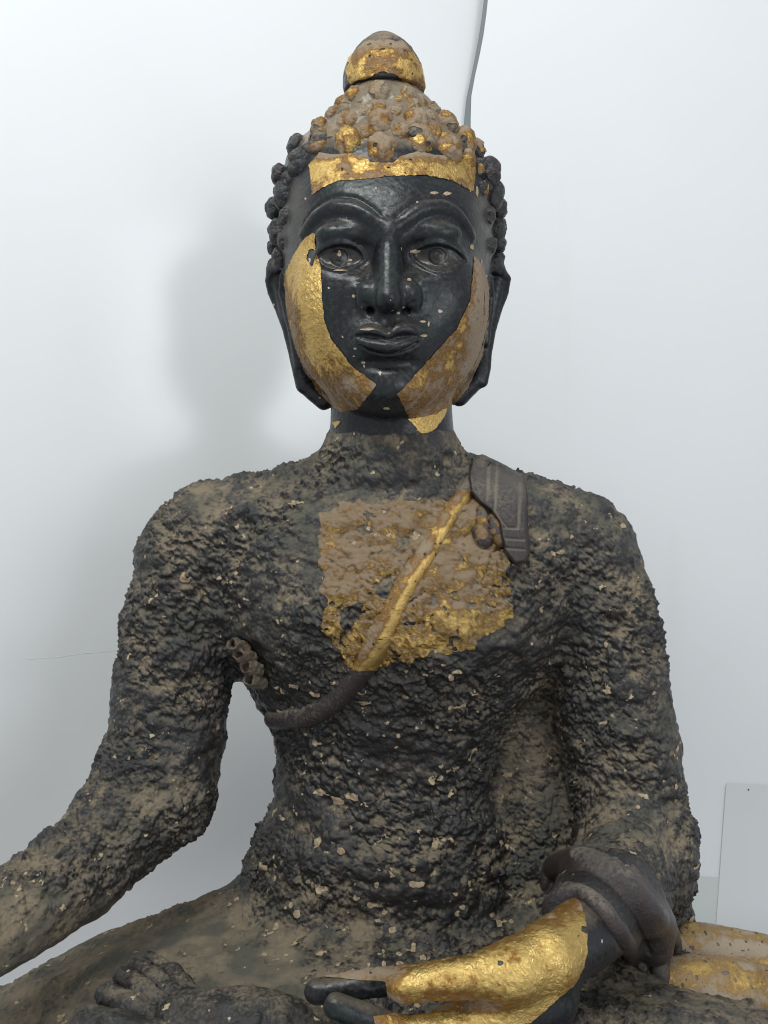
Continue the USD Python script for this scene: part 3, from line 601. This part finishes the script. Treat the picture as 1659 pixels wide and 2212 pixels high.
leaf(headm, Vh, Fh, Nh, lambda u, v, V: np.minimum(poly_dist(u, v, cheekR) + wob(u, v, V), holes(V, .06)), M_gold,
     lambda u, v, V: .36 + .42 * sstep(1000, 1035, u + (v - 700) * .12) + .1 * sstep(800, 840, v), 0.0004, 0.0005, ymax=.09, label='dusty brown gold leaf on the cheek at the picture right')
neckp = [(880, 905), (921, 948), (960, 900), (966, 880), (940, 896)]
leaf(headm, Vh, Fh, Nh, lambda u, v, V: poly_dist(u, v, neckp) + wob(u, v, V), M_gold, .0, 0.0005, 0.0006, label='small square of gold leaf on the neck')
leaf(headm, Vh, Fh, Nh, lambda u, v, V: poly_dist(u, v, [(718, 912), (740, 908), (726, 925)]) + wob(u, v, V), M_gold, .1, 0.0005, 0.0003, label='tiny scrap of gold leaf on the neck')
brow_band = [(668, 356), (675, 421), (700, 404), (730, 391), (800, 386), (850, 380), (920, 379), (975, 390), (1022, 414), (1027, 372), (1024, 318), (1005, 322), (990, 338), (940, 336), (905, 326), (865, 338), (850, 352), (800, 352), (785, 334), (750, 332), (720, 334), (690, 330)]
leaf(headm, Vh, Fh, Nh, lambda u, v, V: np.minimum(poly_dist(u, v, brow_band) + wob(u, v, V), holes(V, .12)), M_gold,
     lambda u, v, V: 0.18 + .40 * sstep(352, 325, v) + .50 * (noise(V * 60, 53) - .4), 0.0004, 0.0006, label='wide band of gold leaf across the forehead hairline')

for (cu, cv, ru, rv) in ((764, 640, 6, 5), (1019, 533, 6, 8), (897, 543, 15, 6), (792, 712, 24, 3), (768, 753, 6, 4), (764, 769, 5, 2.5), (785, 783, 7, 4), (884, 604, 7, 4), (913, 695, 10, 3), (926, 700, 3, 9), (1049, 597, 6, 5), (733, 547, 5, 10), (755, 562, 9, 4),
                         (735, 584, 24, 2.2), (915, 725, 12, 4), (966, 418, 12, 5), (938, 417, 16, 4), (843, 648, 3, 4), (860, 676, 5, 4), (872, 664, 5, 3), (835, 882, 10, 4), (748, 470, 3, 3), (1040, 565, 3, 7), (1030, 415, 4, 16)):
    leaf(headm, Vh, Fh, Nh, lambda u, v, V: 8 * (1 - np.hypot((u - cu) / ru / .7, (v - cv) / rv / .7)) + wob(u, v, V, 9, 420), M_chip, 0.0, .0003, name='paint_chip', ymax=.08, box=(cu - 40, cu + 40, cv - 40, cv + 40))

# ---- hair curls, each a knob with grooves running to its tip
ico = trimesh.creation.icosphere(4)
def curl(c, r, out, seed, gold_amt, dusty):
    d = ico.vertices; out = out / np.linalg.norm(out)
    up = np.array([0, 0, 1.0]); x = np.cross(up, out); x /= np.linalg.norm(x); yv = np.cross(out, x)
    h = d @ out; a = np.arctan2(d @ yv, d @ x)
    lx = d @ x + .25 * (noise(d * 2.5 + seed, seed) - .5)
    spiral = np.abs(np.sin(lx * 5.2 + .9 * (d @ yv) + seed)) * sstep(-.2, .25, h)
    rr = r * (1 - .16 * np.clip(h, 0, 1) + .06 * (spiral - .5) + .22 * (noise(d * 2.0 + seed * 7.1, seed) - .5) + .07 * (noise(d * 8 + seed, seed) - .5))
    V = c + d * rr[:, None] * (1 + .16 * np.abs(d @ yv))[:, None]
    N = vnormals(V, ico.faces)
    dd = dusty + .5 * sstep(.0, .9, N[:, 2]) * (.3 + dusty) + .25 * (noise(V * 110, 61) - .5) - .16 * (spiral - .5)
    me = put('hair_curl', V, ico.faces, M_lacquer_hair, statue, N=N, attrs={'dust': np.clip(dd, 0, 1)})
    if gold_amt > 0:
        leaf(me, V, ico.faces, N, lambda u, v, W: 60 * (fbm((W - c) * 60 + 3.3 * seed + 20, 3, 62 + seed) - (.64 - gold_amt * .72)), M_gold, lambda u, v, W: .14 + .5 * noise(W * 90, 63) + .26 * dusty, 0.0005, 0.0003, facing=-.1, keep_share=1.0)
# and round the sides and back
for j, (vv, kx) in enumerate(((300, .9), (360, 1.0), (420, 1.0), (480, 1.0), (540, 1.0))):
    for a in np.linspace(-100, 100, 9): curls.append((vv, a + 11 * (j % 2), 26, None, .1))
hc = P(837, 420, .10)
for i, (cu, cv, cr, ga, du) in enumerate(curls):
    if ga is None:
        a = math.radians(cv); vv = cu
        pr = np.array([float(np.interp(vv, skull.v, t)) for t in skull.t]); y = pr[2] + pr[3] * math.cos(a) * .97
        pos = P(pr[0] + pr[1] * math.sin(a) * .97, vv, y)
        if y < .135: continue
        ga = 0
    else:
        y = cy[i]; du = du + .22 * (cv < 300)
        pos = P(cu, cv, y)
    out = pos - hc; out[2] *= .6
    curl(pos, cr * S(pos) * 1.10, out, i, ga * .8, du)

# ---- topknot finial, turned round an upright axis
ax = P(829, 190, .09); sc = S(ax)
prof = [(0, 113), (8, 112.5), (24, 108), (39, 98), (55, 84), (68, 67), (80, 46), (86.5, 27), (88.5, 8), (87, -6), (80, -9), (70, -10), (66, -14), (66, -20), (73, -24), (84, -27), (88, -34), (88, -60), (80, -64), (0, -64)]
pr = np.array(prof, float); t = np.r_[0, np.cumsum(np.hypot(*np.diff(pr, axis=0).T))]; pr = PchipInterpolator(t, pr)(np.linspace(0, t[-1], 220))
na = 240; th = np.linspace(0, 2 * math.pi, na, endpoint=False)
Vt_ = np.stack([pr[:, None, 0] * np.cos(th), pr[:, None, 0] * np.sin(th), np.repeat(pr[:, 1][:, None], na, 1)], -1).reshape(-1, 3) * sc + ax
i = (np.arange(219)[:, None] * na + np.arange(na)[None]); j = (np.arange(219)[:, None] * na + (np.arange(na)[None] + 1) % na)
Ft = np.vstack([np.stack([i, i + na, j], -1).reshape(-1, 3), np.stack([j, i + na, j + na], -1).reshape(-1, 3)])
Nt = vnormals(Vt_, Ft)
if (Nt[:, 2][pr.shape[0] // 8 * na:pr.shape[0] // 8 * na + 10] < 0).all(): Ft = Ft[:, ::-1]; Nt = -Nt
Vt_ = Vt_ + Nt * (0.0022 * (fbm(Vt_ * 60, 3, 71) - .5) + .0007 * (noise(Vt_ * 260, 72) - .5))[:, None]; Nt = vnormals(Vt_, Ft)
td = .10 + .7 * sstep(.2, .95, Nt[:, 2]) + .3 * (noise(Vt_ * 90, 73) - .5)
top = put('topknot', Vt_, Ft, M_lacquer_hair, statue, N=Nt, attrs={'dust': np.clip(td, 0, 1)})
leaf(top, Vt_, Ft, Nt, lambda u, v, V: np.minimum(poly_dist(u, v, [(744, 150), (757, 118), (790, 90), (868, 90), (908, 134), (918, 170), (916, 230), (892, 228), (886, 184), (850, 160), (828, 156), (760, 178)]) + wob(u, v, V, 14, 120), 60 * (noise(V * 150, 74) - .12)),
     M_gold, lambda u, v, V: .20 + .45 * sstep(118, 92, v) + .25 * (noise(V * 80, 75) - .3), 0.0005, 0.0005, label='cracked gold leaf wrapped round the topknot')

hand = Solid(lambda p: np.linalg.norm((p - P(1120, 2130, -.18)) / np.array([1.0, 1.0, .55]), axis=1) * .6 - 60 * k * .55)
hand.add([(1312, 2004, -.115, 58), (1262, 2020, -.155, 74), (1180, 2070, -.20, 72), (1090, 2110, -.215, 54)], .02)     # wrist into the ball of the thumb
hand.add([(1110, 2098, -.215, 56), (1010, 2112, -.225, 42), (920, 2124, -.23, 34), (866, 2132, -.23, 30)], .012)         # thumb
HAND_CUT = [(858, 2168, -.246, 17), (980, 2168, -.243, 22), (1090, 2172, -.243, 18), (1140, 2180, -.243, 8)]
hand.add([(1180, 2158, -.20, 66), (1060, 2200, -.215, 52), (960, 2225, -.22, 44)], .015)                                 # palm
hand.add([(1030, 2110, -.185, 34), (900, 2118, -.19, 26), (780, 2128, -.20, 28), (684, 2142, -.205, 27)], .004)            # fingers
hand.add([(1060, 2085, -.165, 26), (900, 2104, -.17, 20), (760, 2116, -.18, 17)], .004)
hand.add([(1000, 2225, -.225, 38), (880, 2228, -.23, 27), (800, 2200, -.232, 28), (726, 2174, -.232, 28)], .004)
hand.cut(HAND_CUT, .004)
hand.add([(1020, 2262, -.23, 38), (900, 2280, -.24, 28), (790, 2268, -.245, 27), (720, 2250, -.245, 25)], .004)
# ---- robe: hem across the chest, shoulder cloth, knots, cuffs, tails
def tube_on(name, rows, mat, sink=.2, n=60, flat=1.0, k_=0.0, h=.0016, label=None, dusty=.15, on=None, groove=None):
    """A rounded band (u, v, r) lying on the body's surface."""
    r = smooth_line(rows, n); y = ysurf(on or body, r[:, 0], r[:, 1]); ok = ~np.isnan(y)
    y = np.interp(np.arange(n), np.nonzero(ok)[0], y[ok]); w_ = max(2, n // 14); y = np.convolve(np.pad(y, w_, mode='edge'), np.ones(2 * w_ + 1) / (2 * w_ + 1), 'valid')
    q = P(r[:, 0], r[:, 1], y + sink * r[:, 2] * k); rad = r[:, 2] * S(q)
    f = lambda p: chain(p, q, rad, k_)
    if groove:
        g_ = smooth_line(groove, 60); gy_ = ysurf(f, g_[:, 0], g_[:, 1]); ok = ~np.isnan(gy_); gq = P(g_[ok, 0], g_[ok, 1], gy_[ok] + .0005); gr = g_[ok, 2] * S(gq); f0_ = f
        f = lambda p: smax(f0_(p), -chain(p, gq, gr), .0015)
    V, Fc = nets(f, (q - rad[:, None]).min(0) - .006, (q + rad[:, None]).max(0) + .006, h)
    N = vnormals(V, Fc); V = V + N * (.0022 * (fbm(V * 60, 3, 81) - .5))[:, None]; N = vnormals(V, Fc)
    d = dusty + .65 * sstep(.1, .95, N[:, 2]) + .3 * (noise(V * 60, 83) - .5)
    return put(name, V, Fc, mat, statue, N=N, attrs={'dust': np.clip(d, 0, 1)}, label=label), V, Fc, N
hem, V, Fc, N = tube_on('robe_hem', [(1040, 1000, 19), (1015, 1050, 21), (975, 1105, 20), (930, 1180, 21), (885, 1250, 24), (845, 1320, 28), (812, 1390, 30), (780, 1445, 27), (745, 1490, 26), (700, 1526, 27), (650, 1546, 26), (592, 1553, 22)], M_robe, sink=.40, n=80)
leaf(hem, V, Fc, N, lambda u, v, W: np.minimum(np.minimum(v - 1058, 1449 - v) + wob(u, v, W), holes(W, .16)), M_gold, lambda u, v, W: .45 - .5 * sstep(-4, 14, (u - np.interp(v, [1050, 1105, 1180, 1250, 1320, 1390, 1445], [1015, 975, 930, 885, 845, 810, 775]))) + .25 * (noise(W * 60, 84) - .5), 0.0005, .0004, label='gold leaf along the robe hem, bright on its lower edge')
for kk, rows in enumerate(([(1040, 1108, 14), (1042, 1128, 17)], [(1038, 1148, 20), (1046, 1168, 19)], [(1066, 1118, 14), (1072, 1150, 19), (1080, 1168, 15)])):
    kn, V, Fc, N = tube_on('robe_knot', rows, M_robe, sink=-.1, n=24, dusty=.2)
    leaf(kn, V, Fc, N, lambda u, v, W: 50 * (fbm(W * 110, 3, 90 + kk) - .48), M_gold_worn, .42, .0005, .0006)
bh = lambda p: np.minimum(body(p), hand(p))
def laid(rows, n, sink, f):
    r = smooth_line(rows, n); y = ysurf(f, r[:, 0], r[:, 1]); ok = ~np.isnan(y); y = np.interp(np.arange(n), np.nonzero(ok)[0], y[ok])
    w_ = max(2, n // 14); y = np.convolve(np.pad(y, w_, mode='edge'), np.ones(2 * w_ + 1) / (2 * w_ + 1), 'valid')
    q = P(r[:, 0], r[:, 1], y + sink * r[:, 2] * k); return q, r[:, 2] * S(q)
q0, r0 = pts3([(1332, 1912, -.038, 106), (1300, 1948, -.08, 98), (1262, 1986, -.122, 88)])
qb, rb = pts3([(1352, 1946, -.045, 84), (1396, 2010, -.055, 60), (1412, 2042, -.06, 42)])
axc = (q0[2] - q0[0]) / np.linalg.norm(q0[2] - q0[0])
q2, r2 = laid([(1186, 1926, 14), (1188, 1900, 24), (1210, 1871, 29), (1252, 1860, 31), (1315, 1888, 35), (1368, 1940, 39), (1413, 1996, 42), (1436, 2034, 35), (1450, 2064, 20)], 60, .12, bh)
q1, r1 = laid([(1180, 1972, 10), (1186, 1955, 15), (1206, 1938, 17), (1242, 1928, 20), (1285, 1953, 24), (1328, 2004, 23), (1358, 2046, 20), (1378, 2082, 16), (1390, 2096, 11)], 60, .0, bh)
def cuff_f(p):
    core = smax(chain(p, q0, r0, .01), -((p - q0[0]) @ axc) + .006, .006)
    core = smin(core, chain(p, qb, rb), .012)
    d = smin(chain(p, q2, r2), core, .011)
    return smin(d, chain(p, q1, r1), .006)
g_ = smooth_line([(1180, 1925, 4.5), (1208, 1889, 4.5), (1252, 1882, 4.5), (1306, 1911, 5), (1350, 1962, 5), (1384, 2018, 5), (1404, 2060, 4.5)], 50); gy_ = ysurf(cuff_f, g_[:, 0], g_[:, 1]); ok = ~np.isnan(gy_)
gq = P(g_[ok, 0], g_[ok, 1], gy_[ok] + .0004); gr = g_[ok, 2] * S(gq)
f = lambda p: smax(cuff_f(p), -chain(p, gq, gr), .0015)
aq, ar = np.vstack([q0, q2, q1]), np.r_[r0, r2, r1]
V, Fc = nets(f, (aq - ar[:, None]).min(0) - .006, (aq + ar[:, None]).max(0) + .006, .0018)
N = vnormals(V, Fc); V = V + N * (.0024 * (fbm(V * 60, 3, 81) - .5))[:, None]; N = vnormals(V, Fc)
put('robe_cuff', V, Fc, M_robe, statue, N=N, attrs={'dust': np.clip(-.02 + .55 * sstep(.25, .98, N[:, 2]) + .45 * (fbm(V * 60, 3, 83) - .5), 0, 1)}, label='folded smooth cuff round the wrist')
for rows, lb, dz in (([(1450, 2052, 46), (1520, 2066, 66), (1590, 2082, 70), (1700, 2108, 72)], 'upper robe tail over the thigh', .8), ([(1430, 2112, 30), (1470, 2128, 56), (1540, 2144, 74), (1620, 2162, 78), (1720, 2186, 78)], 'lower robe tail over the thigh', .78)):
    tl, V, Fc, N = tube_on('robe_tail', rows, M_robe, sink=dz, n=36, dusty=.25, label=lb)
    leaf(tl, V, Fc, N, lambda u, v, W: np.minimum(u - 1446 + wob(u, v, W, 12, 90), holes(W, .2)), M_gold_hand, lambda u, v, W: .0 + .75 * sstep(.75, .97, noise(W * 30, 95) * .2 + vdust(W, V, N)), .0005, .0005) if False else \
    leaf(tl, V, Fc, N, lambda u, v, W: np.minimum(u - 1446 + wob(u, v, W, 12, 90), holes(W, .2)), M_gold_pale, lambda u, v, W: .42 + .7 * (noise(W * np.array([14, 70, 70]), 95) - .4), .0005, .0005)
# the stiff cloth end on the shoulder
flap = [(1022, 990), (1048, 984), (1090, 1004), (1128, 1026), (1138, 1060), (1142, 1150), (1146, 1200), (1136, 1216), (1112, 1220), (1092, 1196), (1082, 1160), (1078, 1130), (1060, 1104), (1036, 1086), (1016, 1062), (1012, 1030)]
gu, gv = np.meshgrid(np.arange(1006, 1152, 1.5), np.arange(978, 1228, 1.5), indexing='ij'); sh = gu.shape
dist = poly_dist(gu.ravel(), gv.ravel(), flap)
from scipy.ndimage import gaussian_filter
from scipy.interpolate import RegularGridInterpolator
cu_, cv_ = np.arange(1000, 1162, 6.0), np.arange(972, 1240, 6.0); mu, mv = np.meshgrid(cu_, cv_, indexing='ij')
gy = ysurf(body, mu.ravel(), mv.ravel(), n=141); gy = np.where(np.isnan(gy), .09, gy).reshape(mu.shape)
gy = RegularGridInterpolator((cu_, cv_), gy)(np.stack([gu.ravel(), gv.ravel()], 1)).reshape(sh)
gy = np.minimum(gaussian_filter(gy, 6), .085)
lines = [[(1057, 996), (1055, 1040), (1052, 1078)], [(1076, 1000), (1071, 1060), (1069, 1100), (1086, 1128), (1096, 1140)], [(1090, 1140), (1118, 1141), (1122, 1090), (1124, 1045)], [(1094, 1163), (1130, 1166)], [(1095, 1184), (1132, 1187)]]
eng = np.zeros(gu.size)
for l in lines:
    for a, b in zip(l[:-1], l[1:]):
        a, b = np.array(a, float), np.array(b, float); e = b - a; w_ = np.stack([gu.ravel() - a[0], gv.ravel() - a[1]], 1); tt = np.clip(w_ @ e / (e @ e), 0, 1)
        eng = np.maximum(eng, np.exp(-(np.hypot(w_[:, 0] - tt * e[0], w_[:, 1] - tt * e[1]) / 2.6) ** 2))
lift = (.010 * np.sqrt(np.clip(dist / 9, 0, 1) * (2 - np.clip(dist / 9, 0, 1))) - .0022 * eng).reshape(sh)
Vf = P(gu, gv, gy - lift - .006); Vf = Vf.reshape(-1, 3)
idx = np.arange(gu.size).reshape(sh); qf = np.stack([idx[:-1, :-1], idx[:-1, 1:], idx[1:, 1:], idx[1:, :-1]], -1).reshape(-1, 4); qf = qf[(dist[qf] > -1).all(1)]
Ff = np.vstack([qf[:, [0, 1, 2]], qf[:, [0, 2, 3]]]); uq, inv = np.unique(Ff, return_inverse=True); Vf, Ff, eng = Vf[uq], inv.reshape(-1, 3), eng[uq]
Nf = vnormals(Vf, Ff)
if Nf[:, 1].mean() > 0: Ff = Ff[:, ::-1]; Nf = -Nf
Vf = Vf + Nf * (.0008 * (fbm(Vf * 80, 3, 85) - .5))[:, None]; Nf = vnormals(Vf, Ff)
back = Vf + np.array([0, .03, 0]); nb = len(Vf)
ed = np.sort(np.vstack([Ff[:, [0, 1]], Ff[:, [1, 2]], Ff[:, [2, 0]]]), 1); de = np.vstack([Ff[:, [0, 1]], Ff[:, [1, 2]], Ff[:, [2, 0]]])
_, first, cnt = np.unique(ed[:, 0].astype(np.int64) * nb + ed[:, 1], return_index=True, return_counts=True); rim = de[first[cnt == 1]]
Fa = np.vstack([Ff, Ff[:, ::-1] + nb, np.c_[rim[:, 0], rim[:, 0] + nb, rim[:, 1]], np.c_[rim[:, 1], rim[:, 0] + nb, rim[:, 1] + nb]])
put('shoulder_cloth', np.vstack([Vf, back]), Fa, M_robe, statue, attrs={'dust': np.clip(np.r_[.02 + .42 * sstep(.1, .9, Nf[:, 2]) + 1.5 * eng + .2 * (noise(Vf * 60, 86) - .5), np.full(nb, .3)], 0, 1)}, label='stiff folded cloth end with scored border lines on the shoulder')

# ---- hand in the lap, palm up
V, Fc = nets(hand, P(1420, 2330, -.10) * 0 + np.array([-.13, -.30, .44]), np.array([.26, -.03, .74]), .0016)
N = vnormals(V, Fc); V = V + N * (.0016 * (fbm(V * 55, 3, 101) - .5) + .0004 * (noise(V * 300, 102) - .5))[:, None]; N = vnormals(V, Fc)
d = -.05 + .4 * sstep(.5, 1.0, N[:, 2]) + .25 * (noise(V * 70, 103) - .5)
handm = put('hand', V, Fc, M_face, statue, N=N, attrs={'dust': np.clip(d, 0, 1)}, label='left hand lying palm up in the lap')
hp = [(1228, 1928), (1256, 1952), (1266, 2000), (1268, 2060), (1245, 2120), (1180, 2180), (1120, 2230), (980, 2240), (820, 2230), (805, 2196), (850, 2190), (836, 2150), (832, 2120), (700, 2112), (720, 2096), (860, 2085), (1000, 2040), (1120, 1985), (1180, 1925)]
def hand_d(u, v, V):
    d = poly_dist(u, v, hp) + wob(u, v, V, 8, 120)
    return np.minimum(d, 70 * (noise(V * 95, 104) - .16))
leaf(handm, V, Fc, N, hand_d, M_gold_hand, lambda u, v, W: .02 + .40 * sstep(2128, 2165, v) * (1 - sstep(2178, 2196, v)) * sstep(1170, 1080, u) + .3 * sstep(900, 850, u) + .25 * sstep(2010, 1960, v - (1250 - u) * .3), .0006, .0007, label='bright gold leaf over the thumb and palm')

# ---- upturned foot with its toes
foot = Solid(lambda p: ell(p, P(500, 2325, -.16), np.array([.075, .07, .055])))
foot.add([(400, 2212, -.15, 64), (560, 2222, -.16, 80), (760, 2300, -.16, 76)], .02)
foot.add([(300, 2235, -.13, 45), (420, 2245, -.15, 60)], .02)
V, Fc = nets(foot, np.array([-.32, -.30, .42]), np.array([.05, -.02, .66]), .002)
N = vnormals(V, Fc); ff, _ = facets(V @ Q, .011, 5); V = V + N * (.004 * (fbm(V * 60, 4, 111) - .5) + .0014 * (ff - .5))[:, None]; N = vnormals(V, Fc)
put('foot', V, Fc, M_stone, statue, N=N, attrs={'dust': np.clip(-.12 + .45 * sstep(.3, 1, N[:, 2]) + 1.1 * (fbm(V * 60, 3, 112) - .5), 0, 1)}, label='sole of the upturned foot in the lap')
for rows in ([(322, 2070, -.075, 15), (372, 2106, -.10, 20), (415, 2150, -.12, 24)], [(293, 2082, -.085, 18), (338, 2120, -.11, 23), (385, 2165, -.13, 28)], [(266, 2110, -.10, 23), (314, 2146, -.12, 26), (370, 2190, -.14, 30)],
             [(232, 2150, -.115, 28), (285, 2180, -.135, 31), (350, 2215, -.15, 34)], [(190, 2216, -.15, 40), (250, 2228, -.16, 40), (340, 2250, -.17, 44)]):
    q, r = pts3(rows); f = lambda p: chain(p, q, r, .006)
    V, Fc = nets(f, (q - r[:, None]).min(0) - .005, (q + r[:, None]).max(0) + .005, .0018)
    N = vnormals(V, Fc); ff, _ = facets(V @ Q, .010, 6); V = V + N * (.003 * (fbm(V * 80, 4, 113) - .5) + .0010 * (ff - .5))[:, None]; N = vnormals(V, Fc)
    put('toe', V, Fc, M_stone, statue, N=N, attrs={'dust': np.clip(-.14 + .55 * sstep(.2, 1, N[:, 2]) + 1.1 * (fbm(V * 70, 3, 114) - .5), 0, 1)})

# ------------------------------------------------------------------ mud nest under the arm
nest = thing('mud_nest', 'small brown mud wasp nest of open cells stuck in the armpit of the statue', 'wasp nest')
for kk, (cu, cv, r, tiltx, dy) in enumerate(((501, 1391, 15, .2, 0), (514, 1412, 16, .2, 0), (530, 1440, 17, .35, .002), (536, 1468, 16, .35, .004))):
    nr, na = 26, 40; th = np.linspace(0, 2 * math.pi, na, endpoint=False)
    prof = [(r * .62, 14), (r * .66, 3), (r * .75, -2), (r * .92, -1), (r * 1.02, 5), (r * 1.1, 18), (r * 1.1, 45), (r * .6, 62), (0, 66)]
    prof = [(0, 18)] + prof; pr = np.array(prof, float); t = np.r_[0, np.cumsum(np.hypot(*np.diff(pr, axis=0).T))]; pr = np.stack([np.interp(np.linspace(0, t[-1], nr), t, pr[:, c]) for c in (0, 1)], 1)
    c = P(cu, cv, .0 + dy); s_ = S(c)
    axd = np.array([.45, .80, -.40]); axd /= np.linalg.norm(axd); e1 = np.cross(axd, [0, 0, 1.0]); e1 /= np.linalg.norm(e1); e2 = np.cross(axd, e1)
    V = c + s_ * (pr[:, None, 0:1] * (np.cos(th)[None, :, None] * e1 + np.sin(th)[None, :, None] * e2 * .9) + pr[:, None, 1:2] * axd); V = V.reshape(-1, 3)
    i = (np.arange(nr - 1)[:, None] * na + np.arange(na)[None]); j = (np.arange(nr - 1)[:, None] * na + (np.arange(na)[None] + 1) % na)
    Fc = np.vstack([np.stack([i, j, i + na], -1).reshape(-1, 3), np.stack([j, j + na, i + na], -1).reshape(-1, 3)])
    V = V + .0036 * (np.stack([noise(V * 260, 121), noise(V * 260, 122), noise(V * 260, 123)], -1) - .5)
    put('mud_cell', V, Fc, M_mud, nest, attrs={'dust': .35 + .5 * noise(V * 200, 124)})
